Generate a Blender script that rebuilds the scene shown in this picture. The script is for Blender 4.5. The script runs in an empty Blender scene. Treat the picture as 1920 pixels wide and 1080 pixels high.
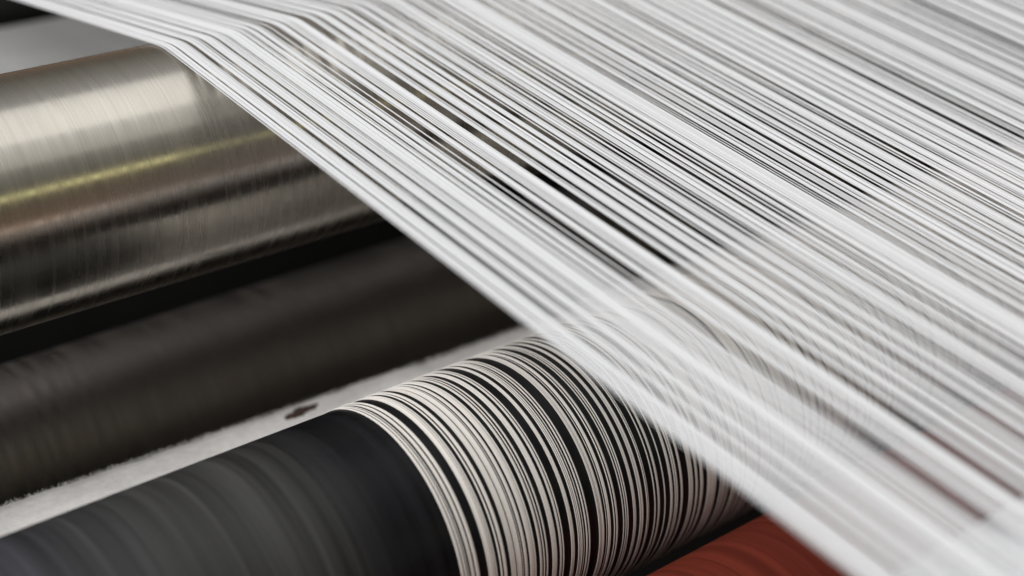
import bpy, bmesh, math, random
from mathutils import Vector, Matrix
random.seed(7)
sc = bpy.context.scene
COL = sc.collection
S = 0.30          # metres per layout unit
H = 1.60          # camera height above the floor

def P(x, y, z):
    return Vector((x * S, y * S, z * S + H))

# ------------------------------------------------------------------ camera
cam_d = bpy.data.cameras.new('camera')
cam = bpy.data.objects.new('camera', cam_d)
COL.objects.link(cam)
cam.matrix_world = Matrix(((0.77027, 0.27175, -0.57692, 0),
                           (-0.63772, 0.32823, -0.69684, 0),
                           (0.0, 0.90467, 0.42612, H),
                           (0, 0, 0, 1)))
cam_d.sensor_width = 36
cam_d.lens = 2951 / 1920 * 36
cam_d.clip_start = 0.01
cam_d.clip_end = 60
cam_d.dof.use_dof = True
cam_d.dof.focus_distance = 2.14 * S
cam_d.dof.aperture_fstop = 3.7
sc.camera = cam

# ------------------------------------------------------------------ view
sc.view_settings.view_transform = 'Standard'
sc.view_settings.look = 'None'
sc.view_settings.exposure = 0.0
sc.view_settings.gamma = 1.0
sc.view_settings.use_curve_mapping = False
sc.render.engine = 'CYCLES'
sc.cycles.max_bounces = 8
sc.cycles.use_denoising = True
sc.cycles.caustics_reflective = True

# ------------------------------------------------------------------ ambient light of the hall
w = bpy.data.worlds.new('World'); sc.world = w; w.use_nodes = True
nt = w.node_tree; nt.nodes.clear()
out = nt.nodes.new('ShaderNodeOutputWorld'); bg = nt.nodes.new('ShaderNodeBackground')
tc = nt.nodes.new('ShaderNodeTexCoord'); sep = nt.nodes.new('ShaderNodeSeparateXYZ')
mr = nt.nodes.new('ShaderNodeMapRange'); mr.inputs[1].default_value = -1; mr.inputs[2].default_value = 1
ramp = nt.nodes.new('ShaderNodeValToRGB'); cr = ramp.color_ramp
stops = [(0.0, (0.012, 0.008, 0.006)), (0.42, (0.02, 0.014, 0.011)), (0.50, (0.21, 0.145, 0.105)),
         (0.60, (0.17, 0.13, 0.10)), (0.72, (0.15, 0.14, 0.12)), (0.86, (0.30, 0.30, 0.285)), (0.94, (0.46, 0.47, 0.48)), (1.0, (0.60, 0.62, 0.64))]
cr.elements[0].position, cr.elements[0].color = stops[0][0], (*stops[0][1], 1)
cr.elements[1].position, cr.elements[1].color = stops[-1][0], (*stops[-1][1], 1)
for p_, c_ in stops[1:-1]:
    e = cr.elements.new(p_); e.color = (*c_, 1)
nt.links.new(tc.outputs['Generated'], sep.inputs[0]); nt.links.new(sep.outputs['Z'], mr.inputs[0])
nt.links.new(mr.outputs[0], ramp.inputs[0]); nt.links.new(ramp.outputs[0], bg.inputs[0]); nt.links.new(bg.outputs[0], out.inputs[0])
bg.inputs[1].default_value = 1.0

def area(name, ang, dist, width, length, power, color, x=1.5, src=(1.9, -0.70), spread=180):
    """a long lamp parallel to the rollers; ang = its elevation as seen from src in the cross-section"""
    a = math.radians(ang)
    y = src[0] * S + dist * math.cos(a); z = src[1] * S + H + dist * math.sin(a)
    d = bpy.data.lights.new(name, 'AREA'); d.shape = 'RECTANGLE'; d.size = length; d.size_y = width
    d.energy = power; d.color = color; d.spread = math.radians(spread)
    o = bpy.data.objects.new(name, d); COL.objects.link(o)
    n = Vector((0, math.cos(a), math.sin(a)))          # local +Z, the lamp shines along -Z
    xa = Vector((1, 0, 0)); ya = n.cross(xa)
    o.matrix_world = Matrix(((xa.x, ya.x, n.x, x), (xa.y, ya.y, n.y, y), (xa.z, ya.z, n.z, z), (0, 0, 0, 1)))
    return o
area('ceiling_light', 90, 2.2, 1.45, 3.8, 13.5, (1.0, 0.985, 0.97), x=.5)
area('highlight_fade_light', 119, 2.2, 0.95, 5.0, 4.2, (1.0, 1.0, .96), x=1.2)  # added lamp, lets the steel roller's highlight fade out gradually
area('tube_light', 155.0, 2.3, 0.17, 5.0, 3.3, (0.96, 0.93, 0.46), x=2.2)
area('pink_streak_light', 182.5, 2.3, 0.16, 5.0, 2.2, (1.0, 0.80, 0.68), x=2.4)  # added lamp, makes the pinkish streak mirrored in the steel roller

# unseen fill lamp high on the left, added to brighten the yarns
wd = bpy.data.lights.new('left_fill_light', 'AREA'); wd.shape = 'RECTANGLE'; wd.size = 1.8; wd.size_y = 1.8; wd.energy = 64; wd.color = (1.0, 0.99, 0.98)
wo = bpy.data.objects.new('left_fill_light', wd); COL.objects.link(wo)
wo.location = (-1.45, .40, H + 1.65)
wo.rotation_euler = (wo.location - Vector((.45, .45, H - .25))).to_track_quat('Z', 'Y').to_euler()

# ------------------------------------------------------------------ materials
def mat(name, color, rough=0.5, metal=0.0, spec=0.5, aniso=0.0):
    m = bpy.data.materials.new(name); m.use_nodes = True
    b = m.node_tree.nodes['Principled BSDF']
    b.inputs['Base Color'].default_value = (*color, 1); b.inputs['Roughness'].default_value = rough
    b.inputs['Metallic'].default_value = metal; b.inputs['Specular IOR Level'].default_value = spec
    b.inputs['Anisotropic'].default_value = aniso; b.inputs['Anisotropic Rotation'].default_value = .25 if aniso else 0
    return m, m.node_tree, b

def ring_noise(nt, sx, syz, detail=4, w=0.0, rough=0.6):
    """noise that runs in rings round an axis parallel to X"""
    tc = nt.nodes.new('ShaderNodeTexCoord'); mp = nt.nodes.new('ShaderNodeMapping')
    mp.inputs['Scale'].default_value = (sx, syz, syz); mp.inputs['Location'].default_value = (w, w * 1.7, w * .3)
    n = nt.nodes.new('ShaderNodeTexNoise'); n.inputs['Scale'].default_value = 1; n.inputs['Detail'].default_value = detail
    n.inputs['Roughness'].default_value = rough
    nt.links.new(tc.outputs['Object'], mp.inputs[0]); nt.links.new(mp.outputs[0], n.inputs[0])
    return n.outputs[0]

def rmp(nt, fac, a, b, p0=0.0, p1=1.0):
    r = nt.nodes.new('ShaderNodeValToRGB'); r.color_ramp.elements[0].position = p0; r.color_ramp.elements[1].position = p1
    a = a if isinstance(a, tuple) else (a, a, a); b = b if isinstance(b, tuple) else (b, b, b)
    r.color_ramp.elements[0].color = (*a, 1); r.color_ramp.elements[1].color = (*b, 1)
    nt.links.new(fac, r.inputs[0]); return r.outputs[0]

def bump(nt, b, h, strength, dist):
    n = nt.nodes.new('ShaderNodeBump'); n.inputs['Strength'].default_value = strength; n.inputs['Distance'].default_value = dist
    nt.links.new(h, n.inputs['Height']); nt.links.new(n.outputs[0], b.inputs['Normal'])

def mixv(nt, a, b, mode='MULTIPLY', fac=1.0):
    m = nt.nodes.new('ShaderNodeMix'); m.data_type = 'RGBA'; m.blend_type = mode; m.inputs[0].default_value = fac
    nt.links.new(a, m.inputs[6]); nt.links.new(b, m.inputs[7]); return m.outputs[2]

def steel(name, color, rough, aniso, bs):
    m, nt, b = mat(name, color, rough, 1.0, 0.5, aniso)
    t = nt.nodes.new('ShaderNodeTangent'); t.direction_type = 'RADIAL'; t.axis = 'X'
    nt.links.new(t.outputs[0], b.inputs['Tangent'])
    fine = ring_noise(nt, 2600, 7, 6, 3.0, 0.75)
    mid = ring_noise(nt, 260, 9, 4, 9.0)
    blot = ring_noise(nt, 14, 18, 3, 5.0)
    nt.links.new(mixv(nt, rmp(nt, fine, tuple(c * .80 for c in color), tuple(min(1, c * 1.12) for c in color), .3, .7),
                      rmp(nt, blot, .86, 1.0, .35, .65)), b.inputs['Base Color'])
    nt.links.new(rmp(nt, mid, rough * .8, rough * 1.3, .3, .7), b.inputs['Roughness'])
    bump(nt, b, mixv(nt, fine, mid, 'MIX', .12), bs, 0.0004)
    return m
M = {}
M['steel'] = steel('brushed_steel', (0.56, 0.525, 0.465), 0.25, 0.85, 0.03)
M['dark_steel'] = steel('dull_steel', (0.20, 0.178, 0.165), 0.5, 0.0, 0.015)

def rubber_black():
    m, nt, b = mat('black_rubber', (0.03, 0.03, 0.032), 0.5)
    tc = nt.nodes.new('ShaderNodeTexCoord'); sp = nt.nodes.new('ShaderNodeSeparateXYZ')
    nt.links.new(tc.outputs['Object'], sp.inputs[0])
    # lint-greyed and clean zones along the roller (positions are layout units * S)
    r = nt.nodes.new('ShaderNodeValToRGB'); cr = r.color_ramp
    mr = nt.nodes.new('ShaderNodeMapRange'); mr.inputs[1].default_value = 0.3 * S; mr.inputs[2].default_value = 1.1 * S
    nt.links.new(sp.outputs[0], mr.inputs[0]); nt.links.new(mr.outputs[0], r.inputs[0])
    def q(x): return (x - .3) / .8
    zones = [(.30, .046, .046, .060), (.50, .050, .050, .064), (.590, .066, .066, .070), (.604, .036, .036, .040), (.625, .066, .066, .068),
             (.70, .072, .072, .070), (.728, .074, .074, .072), (.740, .042, .042, .042), (.765, .072, .072, .070), (.80, .080, .080, .077), (.838, .074, .074, .071), (.850, .026, .026, .026),
             (.862, .060, .060, .058), (.885, .030, .030, .034), (.93, .010, .010, .014), (1.1, .008, .008, .010)]
    cr.elements[0].position, cr.elements[0].color = q(zones[0][0]), (*zones[0][1:], 1)
    cr.elements[1].position, cr.elements[1].color = 1.0, (*zones[-1][1:], 1)
    for zx in zones[1:-1]:
        e = cr.elements.new(q(zx[0])); e.color = (*zx[1:], 1)
    n = ring_noise(nt, 420, 3, 5, 2.0, 0.7)
    n2 = ring_noise(nt, 60, 2, 3, 4.0, 0.6)
    c = mixv(nt, r.outputs[0], rmp(nt, n2, .24, .70, .34, .66))
    nt.links.new(mixv(nt, c, rmp(nt, n, .55, 1.3, .35, .65)), b.inputs['Base Color'])
    mr2 = nt.nodes.new('ShaderNodeMapRange'); mr2.inputs[1].default_value = .82 * S; mr2.inputs[2].default_value = .93 * S
    mr2.inputs[3].default_value = 1.25; mr2.inputs[4].default_value = .72; nt.links.new(sp.outputs[0], mr2.inputs[0])
    mm = nt.nodes.new('ShaderNodeMath'); mm.operation = 'MULTIPLY'
    nt.links.new(rmp(nt, n, .38, .60, .3, .7), mm.inputs[0]); nt.links.new(mr2.outputs[0], mm.inputs[1]); nt.links.new(mm.outputs[0], b.inputs['Roughness'])
    b.inputs['Specular IOR Level'].default_value = .28
    bump(nt, b, n, .12, .0004)
    return m
M['black'] = rubber_black()

def rubber_red():
    m, nt, b = mat('red_rubber', (0.33, 0.055, 0.035), 0.7, 0, .12)
    n = ring_noise(nt, 210, 2, 3, 6.0, .55); n2 = ring_noise(nt, 1200, 3, 3, 1.0, .6)
    c = rmp(nt, n, (.12, .019, .010), (.20, .034, .019), .36, .64)
    nt.links.new(mixv(nt, c, rmp(nt, n2, .85, 1.0, .3, .7)), b.inputs['Base Color'])
    bump(nt, b, n, .12, .0008)
    return m
M['red'] = rubber_red()

def yarn_mat(name, col, lo, hi):
    m, nt, b = mat(name, col, 0.55, 0, .35)
    oi = nt.nodes.new('ShaderNodeObjectInfo'); ge = nt.nodes.new('ShaderNodeNewGeometry')
    ad = nt.nodes.new('ShaderNodeMath'); ad.operation = 'ADD'; fr = nt.nodes.new('ShaderNodeMath'); fr.operation = 'FRACT'
    nt.links.new(oi.outputs['Random'], ad.inputs[0]); nt.links.new(ge.outputs['Random Per Island'], ad.inputs[1]); nt.links.new(ad.outputs[0], fr.inputs[0])
    nt.links.new(rmp(nt, fr.outputs[0], tuple(c * lo for c in col), tuple(c * hi for c in col)), b.inputs['Base Color'])
    b.inputs['Sheen Weight'].default_value = .15
    return m
M['yarn'] = yarn_mat('white_yarn', (0.80, 0.81, 0.835), .70, 1.0)
M['wound'] = yarn_mat('ecru_yarn', (0.87, 0.83, 0.785), .80, 1.0)

def felt():
    m, nt, b = mat('felt', (0.55, 0.53, 0.51), 0.95, 0, .1)
    tc = nt.nodes.new('ShaderNodeTexCoord')
    n = nt.nodes.new('ShaderNodeTexNoise'); n.inputs['Scale'].default_value = 260; n.inputs['Detail'].default_value = 6
    nt.links.new(tc.outputs['Object'], n.inputs[0])
    n2 = nt.nodes.new('ShaderNodeTexNoise'); n2.inputs['Scale'].default_value = 60; n2.inputs['Detail'].default_value = 4
    nt.links.new(tc.outputs['Object'], n2.inputs[0])
    nt.links.new(mixv(nt, rmp(nt, n.outputs[0], (.80, .77, .75), (.90, .88, .86), .3, .7), rmp(nt, n2.outputs[0], .82, 1.0, .3, .6)), b.inputs['Base Color'])
    b.inputs['Sheen Weight'].default_value = .3
    bump(nt, b, n.outputs[0], .6, .001)
    return m
M['felt'] = felt()

def painted(name, col, rough, var=.12, sc_=25):
    m, nt, b = mat(name, col, rough)
    tc = nt.nodes.new('ShaderNodeTexCoord'); n = nt.nodes.new('ShaderNodeTexNoise'); n.inputs['Scale'].default_value = sc_; n.inputs['Detail'].default_value = 5
    nt.links.new(tc.outputs['Object'], n.inputs[0])
    nt.links.new(rmp(nt, n.outputs[0], tuple(c * (1 - var) for c in col), tuple(c * (1 + var) for c in col), .3, .7), b.inputs['Base Color'])
    nt.links.new(rmp(nt, n.outputs[0], rough * .85, rough * 1.15, .3, .7), b.inputs['Roughness'])
    return m
M['grey_paint'] = painted('grey_machine_paint', (0.36, 0.36, 0.355), .5, .05)
M['dark_paint'] = painted('dark_machine_paint', (0.006, 0.006, 0.006), .9)
M['soil'] = painted('dark_brown_board', (0.05, 0.028, 0.02), .8, .3, 80)
M['concrete'] = painted('dark_concrete', (0.007, 0.006, 0.006), .95, .25, 6)

# ------------------------------------------------------------------ mesh helpers
def link(name, bm, m, parent=None, smooth=True, origin=None):
    me = bpy.data.meshes.new(name); bm.to_mesh(me); bm.free()
    if smooth:
        for p_ in me.polygons: p_.use_smooth = True
    me.materials.append(m)
    o = bpy.data.objects.new(name, me); COL.objects.link(o)
    if parent: o.parent = parent
    return o

def tag(o, label=None, cat=None, group=None, kind=None):
    if label: o['label'] = label
    if cat: o['category'] = cat
    if group: o['group'] = group
    if kind: o['kind'] = kind
    return o

def empty(name, loc):
    o = bpy.data.objects.new(name, None); o.location = loc; o.empty_display_size = .05
    COL.objects.link(o); return o

def lathe(prof, seg=128):
    """surface of revolution about X; prof = [(x, r)] in metres"""
    bm = bmesh.new(); rings = []
    for x, r in prof:
        rings.append([bm.verts.new((x, r * math.cos(2 * math.pi * k / seg), r * math.sin(2 * math.pi * k / seg))) for k in range(seg)])
    for a, b in zip(rings, rings[1:]):
        for k in range(seg):
            bm.faces.new((a[k], b[k], b[(k + 1) % seg], a[(k + 1) % seg]))
    bm.faces.new(rings[0]); bm.faces.new(list(reversed(rings[-1])))
    bmesh.ops.recalc_face_normals(bm, faces=bm.faces)
    return bm

def box(x0, x1, y0, y1, z0, z1, bev=0.002):
    bm = bmesh.new(); bmesh.ops.create_cube(bm, size=1)
    bmesh.ops.scale(bm, vec=(x1 - x0, y1 - y0, z1 - z0), verts=bm.verts)
    bmesh.ops.translate(bm, vec=((x0 + x1) / 2, (y0 + y1) / 2, (z0 + z1) / 2), verts=bm.verts)
    if bev: bmesh.ops.bevel(bm, geom=bm.edges[:] , offset=bev, segments=3, profile=.5, affect='EDGES')
    return bm

XL, XR = -1.55 * S, 4.6 * S        # inner faces of the machine's side frames
def roller(name, cy, cz, r, m, label, jm='dark_steel', shell='shell'):
    root = empty(name, P(0, cy, cz))
    r *= S; e = .004
    a, b = XL + .03, XR - .03
    link(shell, lathe([(a, r - e), (a + e * .3, r - e * .3), (a + e, r), (b - e, r), (b - e * .3, r - e * .3), (b, r - e)], 192), m, root)
    for s0, s1 in ((XL + .001, a - .0005), (b + .0005, XR - .001)):
        link('journal', lathe([(s0, r * .35), (s1, r * .35)], 48), M[jm], root)
    tag(root, label, 'roller')
    return root

# ------------------------------------------------------------------ the setting
fl = link('floor', box(-6, 6, -6, 6, -.1, 0, 0), M['concrete'], None, False); tag(fl, kind='structure')

fr = empty('machine_stand', (0, .5, 0))
for a, b in ((XL - .04, XL), (XR, XR + .04)):
    link('side_plate', box(a, b, .10 - .5, 1.42 - .5, 0, H - .10, .004), M['dark_paint'], fr, False)
tag(fr, 'dark painted side plates that carry the rollers at both ends', 'machine stand')

# ------------------------------------------------------------------ rollers
roller('steel_roller', 1.996, -.8186, .1725, M['steel'], 'bright brushed steel roller the yarn sheet bends over')
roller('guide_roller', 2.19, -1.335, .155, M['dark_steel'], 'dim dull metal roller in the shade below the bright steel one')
BC = (1.4925, -1.2237); BR = .1890
roller('rubber_roller', BC[0], BC[1], BR, M['black'], 'black rubber roller with white yarns wrapped round it')
roller('red_roller', 1.142, -1.388, .16, M['red'], 'red rubber roller below the black one, ringed with faint streaks')

# warp beam in front: white yarn wound densely on a barrel
WC = (.6395, -1.018); WR = .1490
wb = empty('warp_beam', P(0, *WC))
link('barrel', lathe([(XL + .001, WR * S * .45), (XR - .001, WR * S * .45)], 64), M['dark_steel'], wb)
prof = []
x = .995 * S; k = 0
while x < XR - .05:
    prof.append((x, WR * S - .0004)); prof.append((x + .00035, WR * S)); x += .0007
bm = lathe([(.995 * S - .0002, WR * S * .45 + .0005)] + prof + [(x, WR * S * .45 + .0005)], 72)
link('yarn_winding', bm, M['yarn'], wb)
tag(wb, 'white yarn wound thickly on the blurred beam at the lower right', 'warp beam')

# ------------------------------------------------------------------ machine parts behind
gb = empty('machine_cover', P(0, 2.7, -.86))
link('panel', box(XL + .002, XR - .002, -.28 * S, .30 * S, -.16 * S, 0, .006), M['grey_paint'], gb, False)
link('shade_panel', box(XL + .003, XR - .003, -.29 * S, -.27 * S, -.50 * S, -.161 * S, .001), M['dark_paint'], gb, False)  # dark panel added to keep reflected light off the dull roller
tag(gb, 'plain grey metal cover behind the steel roller', 'cover')
bk = empty('cross_beam', P(0, 3.6, -.9))
link('beam', box(XL + .002, XR - .002, -.2 * S, .2 * S, -.5 * S, 0, .006), M['dark_paint'], bk, False)
link('pipe', lathe([(XL + .002, .05 * S), (XR - .002, .05 * S)], 48), M['dark_paint'], bk).location = (0, -.3 * S, -.02 * S)
tag(bk, 'dark blurred beam in the shade behind the grey cover', 'beam')

# felt strip behind the black roller
def felt_bar():
    root = empty('felt_strip', P(0, 1.82, -1.225))
    bm = bmesh.new(); n = 900; rows = []
    x0, x1 = XL + .01, XR - .01
    rnd = random.Random(3)
    ph = [(rnd.uniform(20, 400), rnd.uniform(0, 6.28), rnd.uniform(.2, 1)) for _ in range(24)]
    for i in range(n + 1):
        x = x0 + (x1 - x0) * i / n; u = x / S
        top = 0                       # leans a little
        nz = sum(a * math.sin(f * x + p_) / (1 + f / 60) for f, p_, a in ph) * .0006
        edge = .070 - .0415 * (u - .63) * (1 if u < 1.7 else .3) + nz / S * 1.4
        sec = [(-.022, -.10), (-.022, .006 + top), (-.012, .012 + top), (.0, .014 + top + nz / S * .5), (edge * .7, .012 + top + nz / S * .8), (edge, .009 + top), (edge + .004, -.008 + top), (edge, -.10)]
        rows.append([bm.verts.new((x, a * S, b * S)) for a, b in sec])
    for a, b in zip(rows, rows[1:]):
        for k in range(len(a)):
            bm.faces.new((a[k], b[k], b[(k + 1) % len(a)], a[(k + 1) % len(a)]))
    bm.faces.new(rows[0]); bm.faces.new(list(reversed(rows[-1])))
    bmesh.ops.recalc_face_normals(bm, faces=bm.faces)
    link('felt', bm, M['felt'], root)
    # loose fibres along the strip
    bm = bmesh.new()
    for _ in range(9000):
        x = rnd.uniform(.2, 2.2) * S; u = x / S; e = .070 - .0415 * (u - .63)
        y = rnd.choice((e, e, rnd.uniform(-.05, e))) * S; z = .008 * S
        l = rnd.uniform(.0008, .0030); d = Vector((rnd.uniform(-1, 1), rnd.uniform(-.2, 1.0), rnd.uniform(0, 1.1))).normalized() * l
        wv = Vector((rnd.uniform(-1, 1), rnd.uniform(-1, 1), rnd.uniform(-1, 1))).normalized() * .00007
        p0 = Vector((x, y, z)); p1 = p0 + d * .6 + wv * 4; p2 = p0 + d
        v = [bm.verts.new(q) for q in (p0 - wv, p0 + wv, p1 + wv, p1 - wv, p2)]
        bm.faces.new((v[0], v[1], v[2], v[3])); bm.faces.new((v[3], v[2], v[4]))
    tag(link('loose_fibres', bm, M['felt'], root, False), kind='stuff')
    # small brown lump of waste caught on the felt
    bm = bmesh.new(); bmesh.ops.create_icosphere(bm, subdivisions=4, radius=1)
    for v in bm.verts:
        c = v.co; t = (c.x + 1) / 2
        wob = 1 + .22 * math.sin(7 * c.x + 3 * c.y) + .15 * math.sin(17 * c.x + 9 * c.z + 2)
        v.co = Vector((1.105 * S + c.x * .0105, (.018 + .010 * t) * S + c.y * .0036 * wob * (1.15 - .55 * t), .0115 * S + c.z * .0022 * wob * (1.2 - .7 * t)))
    wl = link('waste_lump', bm, M['soil']); wl.location = root.location
    tag(wl, 'small dark brown lump of waste caught on the pale felt strip', 'waste lump')
    tag(root, 'pale fluffy felt strip lying behind the black rubber roller', 'felt strip')
felt_bar()

# ------------------------------------------------------------------ yarns
def arc(cy, cz, r, a0, a1, n):
    return [(cy + r * math.cos(math.radians(a0 + (a1 - a0) * k / n)), cz + r * math.sin(math.radians(a0 + (a1 - a0) * k / n))) for k in range(n + 1)]

def tube(path, rad, dx, sides=6, flat=1.0):
    """path in layout (y, z); dx(t) sideways wander in layout units"""
    bm = bmesh.new(); n = len(path); L = [0]
    for a, b in zip(path, path[1:]): L.append(L[-1] + math.hypot(b[0] - a[0], b[1] - a[1]))
    rows = []
    for i, (y, z) in enumerate(path):
        a = path[max(i - 1, 0)]; b = path[min(i + 1, n - 1)]
        ty, tz = b[0] - a[0], b[1] - a[1]; l = math.hypot(ty, tz); ny, nz = -tz / l, ty / l
        x = dx(L[i]); row = []
        for k in range(sides):
            t = 2 * math.pi * k / sides
            u, v = math.cos(t) * rad, math.sin(t) * rad * flat
            row.append(bm.verts.new(((x + u) * S, (y + ny * v) * S, (z + nz * v) * S)))
        rows.append(row)
    for a, b in zip(rows, rows[1:]):
        for k in range(sides): bm.faces.new((a[k], b[k], b[(k + 1) % sides], a[(k + 1) % sides]))
    bm.faces.new(rows[0]); bm.faces.new(list(reversed(rows[-1])))
    bmesh.ops.recalc_face_normals(bm, faces=bm.faces)
    return bm

def tangent_circle(p, q):
    return p, q

def sheet_path(h, rad):
    """back -> over the steel roller -> warp beam; h = how high it rides above its neighbours"""
    r = .1730 + rad + h
    a_in, a_out = 85.9, 99.26
    A = arc(1.996, -.8186, r, a_in, a_out, 8)
    d = math.radians(a_in - 90); back = []
    for t in (2.3, 1.6, 1.0, .55, .2):
        back.append((A[0][0] + t * math.cos(d), A[0][1] + t * math.sin(d)))
    # end: tangent to the winding
    rw = WR + rad + h
    cy, cz = WC; py, pz = A[-1]
    dist = math.hypot(py - cy, pz - cz); base = math.atan2(pz - cz, py - cy)
    at = math.degrees(base + math.acos(rw / dist))
    B = arc(cy, cz, rw, at, 250, 18)
    mid = [(py + (B[0][0] - py) * k / 7, pz + (B[0][1] - pz) * k / 7) for k in range(1, 7)]
    return back + A + mid + B

def wound_path(h, rad):
    r = BR + rad * .9 + h
    A = arc(BC[0], BC[1], r, 30, 232, 64)
    d0 = (.5, -.866); d1 = (-math.sin(math.radians(232)), math.cos(math.radians(232)))
    pre = [(A[0][0] + t * d0[0], A[0][1] + t * d0[1]) for t in (.8, .4)]
    post = [(A[-1][0] + t * d1[0], A[-1][1] + t * d1[1]) for t in (.35, .7)]
    return pre + A + post

# dark gaps between yarns, read along the rollers (centre, width) in layout units
G_SHEET = [(1.0028, .0011), (1.0176, .0015), (1.0404, .0057), (1.0623, .0035), (1.0834, .0023), (1.1024, .0009), (1.1265, .0023),
  (1.1374, .0016), (1.15, .0016), (1.1694, .0064), (1.1812, .0079), (1.2006, .0032), (1.2381, .0120), (1.2536, .0012), (1.2615, .0029),
  (1.2833, .0050), (1.3040, .0037), (1.3215, .0058), (1.3465, .0050), (1.3712, .0047), (1.3805, .0045), (1.3866, .0021), (1.3990, .0017),
  (1.4222, .0060), (1.4335, .0022), (1.4482, .0035), (1.4569, .0039), (1.4695, .0052), (1.5249, .0018), (1.5294, .0022), (1.5350, .0040),
  (1.5535, .0045), (1.5716, .0041), (1.5815, .0027), (1.5951, .0050), (1.6265, .0073), (1.6352, .0018), (1.6520, .0050), (1.6702, .0023),
  (1.6790, .0030), (1.6925, .0036), (1.7210, .0040), (1.7287, .0019), (1.7390, .0075), (1.7590, .0030), (1.7700, .0014), (1.7795, .0024),
  (1.7852, .0026), (1.8079, .0019), (1.8289, .0029), (1.8348, .0020), (1.8550, .0035), (1.8770, .0019), (1.8920, .0076), (1.9188, .0020), (1.9295, .0029),
  (1.9442, .0069), (1.9649, .0034), (1.9896, .0035), (2.0104, .0020), (2.0320, .0035), (2.0440, .0045), (2.0564, .0012), (2.0928, .0025),
  (2.1039, .0020), (2.1210, .0042), (2.1648, .0058), (2.1942, .0055), (2.2186, .0033), (2.2310, .0020), (2.2353, .0030), (2.2400, .0020), (2.2722, .0045),
  (2.3140, .0057), (2.3653, .0057), (2.385, .003), (2.412, .004), (2.436, .003), (2.47, .005), (2.51, .004), (2.56, .006), (2.60, .004), (2.65, .005), (2.70, .004), (2.74, .006), (2.79, .003), (2.83, .005), (2.90, .004), (2.97, .006)]
G_WOUND = [(1.0054, .0009), (1.0100, .0009), (1.0139, .0023), (1.0218, .0016), (1.0353, .0120), (1.0585, .0045), (1.0655, .0012),
  (1.0751, .0050), (1.0874, .0013), (1.0971, .0012), (1.1002, .0015), (1.1081, .0028), (1.1238, .0050), (1.1322, .0017), (1.1373, .0013),
  (1.1450, .0060), (1.1592, .0044), (1.1662, .0011), (1.1751, .0115), (1.1889, .0011), (1.1921, .0036), (1.2034, .0014), (1.2071, .0023),
  (1.2126, .0011), (1.2243, .0135), (1.2440, .0031), (1.2480, .0014), (1.2572, .0042), (1.2629, .0014), (1.2724, .0081), (1.2801, .0014), (1.2840, .0015),
  (1.2927, .0068), (1.3050, .0055), (1.3185, .0055), (1.3315, .0092), (1.3413, .0034), (1.3526, .0068), (1.3634, .0080), (1.3755, .0014),
  (1.3861, .0047), (1.3991, .0101), (1.4160, .0036), (1.4258, .0037), (1.4381, .0075)]
rg = random.Random(11)
x = 1.45
while x < 2.95:
    x += rg.uniform(.008, .026); G_WOUND.append((x, rg.choice((.0012, .002, .003, .005))))

def positions(x0, x1, gaps, pitch, rnd, extra_gap=.10, overlap=.3, gw=.0005, f0=.46, f1=.52, hair=(.0004, .0006, .0009, .0015)):
    """yarn centres and radii filling the stretches between the gaps"""
    res = []; edges = [x0]
    for c, w_ in sorted(gaps): w_ *= 1.32 if (c > 1.85 and gw > .00065) else 1.08; edges += [c - (w_ + gw) / 2, c + (w_ + gw) / 2]
    edges.append(x1)
    for a, b in zip(edges[::2], edges[1::2]):
        if b - a < .0006 or a > x1: continue
        # small bunches of yarns that touch, with hairline gaps between the bunches
        y = a
        dense = rnd.random() < overlap
        while y < b - .0005:
            k = rnd.choice((1, 1, 2, 2, 3, 4) if not dense else (4, 6, 8))
            for _ in range(k):
                p_ = pitch * rnd.uniform(.78, 1.2)
                if y + p_ > b + .0004: p_ = b - y
                if p_ < .0008: y = b; break
                res.append((y + p_ / 2, p_ * rnd.uniform(f0, f1))); y += p_
            if b - y < pitch: break
            y += rnd.choice(hair) * rnd.uniform(.7, 1.3) * (1.0 if y < 1.25 or pitch > .00235 else 1.45)
    return res

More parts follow.
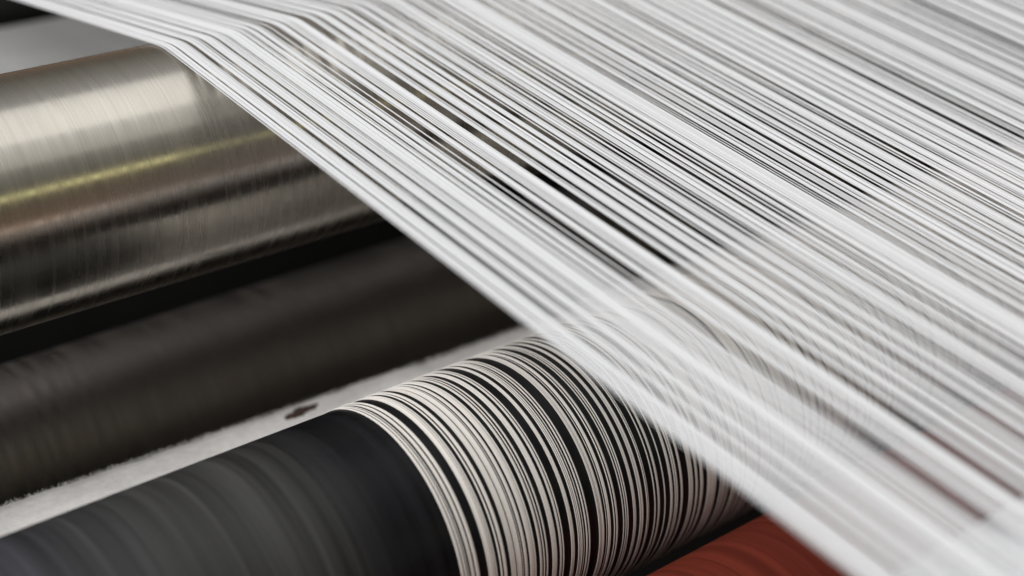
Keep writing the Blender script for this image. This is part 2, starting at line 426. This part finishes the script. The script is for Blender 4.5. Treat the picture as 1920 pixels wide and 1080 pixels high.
def lay(name, group, pos, path_fn, m, individual, labels, cat, rnd, jit, stuff_label, wander):
    """each yarn an object of its own; past the limit the rest are one object"""
    proto = {}
    rest = None
    made = []
    for i, (x, r) in enumerate(pos):
        q = round(r / .00012)                      # share meshes between yarns of one thickness
        v = rnd.randrange(5)
        key = (q, v)
        if key not in proto:
            rr = q * .00012; h = rnd.uniform(0, jit)
            ph = [(rnd.uniform(1.2, 5), rnd.uniform(0, 6.28), rnd.uniform(-wander, wander)) for _ in range(3)]
            bm = tube(path_fn(h, rr), rr, lambda t, ph=ph: sum(a * math.sin(f * t + p_) for f, p_, a in ph), 8 if m.name == 'ecru_yarn' else 6, .8)
            me = bpy.data.meshes.new(name); bm.to_mesh(me); bm.free()
            for p_ in me.polygons: p_.use_smooth = True
            me.materials.append(m); proto[key] = me
        if i < individual:
            o = bpy.data.objects.new(name, proto[key]); COL.objects.link(o)
            o.location = P(x, 0, 0); made.append(o)
            tag(o, labels[0], cat, group)
        else:
            if rest is None: rest = bmesh.new()
            k0 = len(rest.verts); rest.from_mesh(proto[key]); rest.verts.ensure_lookup_table()
            bmesh.ops.translate(rest, vec=(x * S, 0, 0), verts=rest.verts[k0:])
    if rest is not None:
        o = link(name + '_mass', rest, m); o.location = (0, 0, H); tag(o, stuff_label, cat, None, 'stuff')
    return made

rnd = random.Random(21)
ps = positions(1.0000, 3.10, G_SHEET, .0023, rnd, .22, .14, .0008)
made = lay('sheet_yarn', 'yarns of the moving sheet', ps, sheet_path, M['yarn'], 300,
    ['taut white yarn among its like in the flat sheet over the steel roller'], 'warp yarn', rnd, .0012,
    'the farther white yarns of the flat sheet towards the upper right corner', .00005)
made[0]['label'] = 'outermost left yarn of the white sheet, edging the bare steel roller'
iso = min(range(len(made)), key=lambda i: abs(made[i].location.x / S - 1.1750))
made[iso]['label'] = 'lone white yarn between two wide dark gaps side by side in the sheet'
pw = positions(1.0000, 3.00, G_WOUND, .00215, rnd, .05, .22, .0006, .46, .52, (.0003, .0005, .0008, .0012))
made2 = lay('wound_yarn', 'yarns wrapped round the black roller', pw, wound_path, M['wound'], 300,
    ['thin off-white yarn wrapped among others round the black rubber roller'], 'wound yarn', rnd, .0004,
    'the farther yarns wrapped round the black roller, seen through the sheet', .00008)
made2[0]['label'] = 'first wrapped yarn, bordering the bare end of the black rubber roller'
iso = min(range(len(made2)), key=lambda i: abs(made2[i].location.x / S - 1.358))
made2[iso]['label'] = 'single wrapped yarn standing alone between two broad black gaps on the roller'
print('YARNS', len(ps), len(pw))
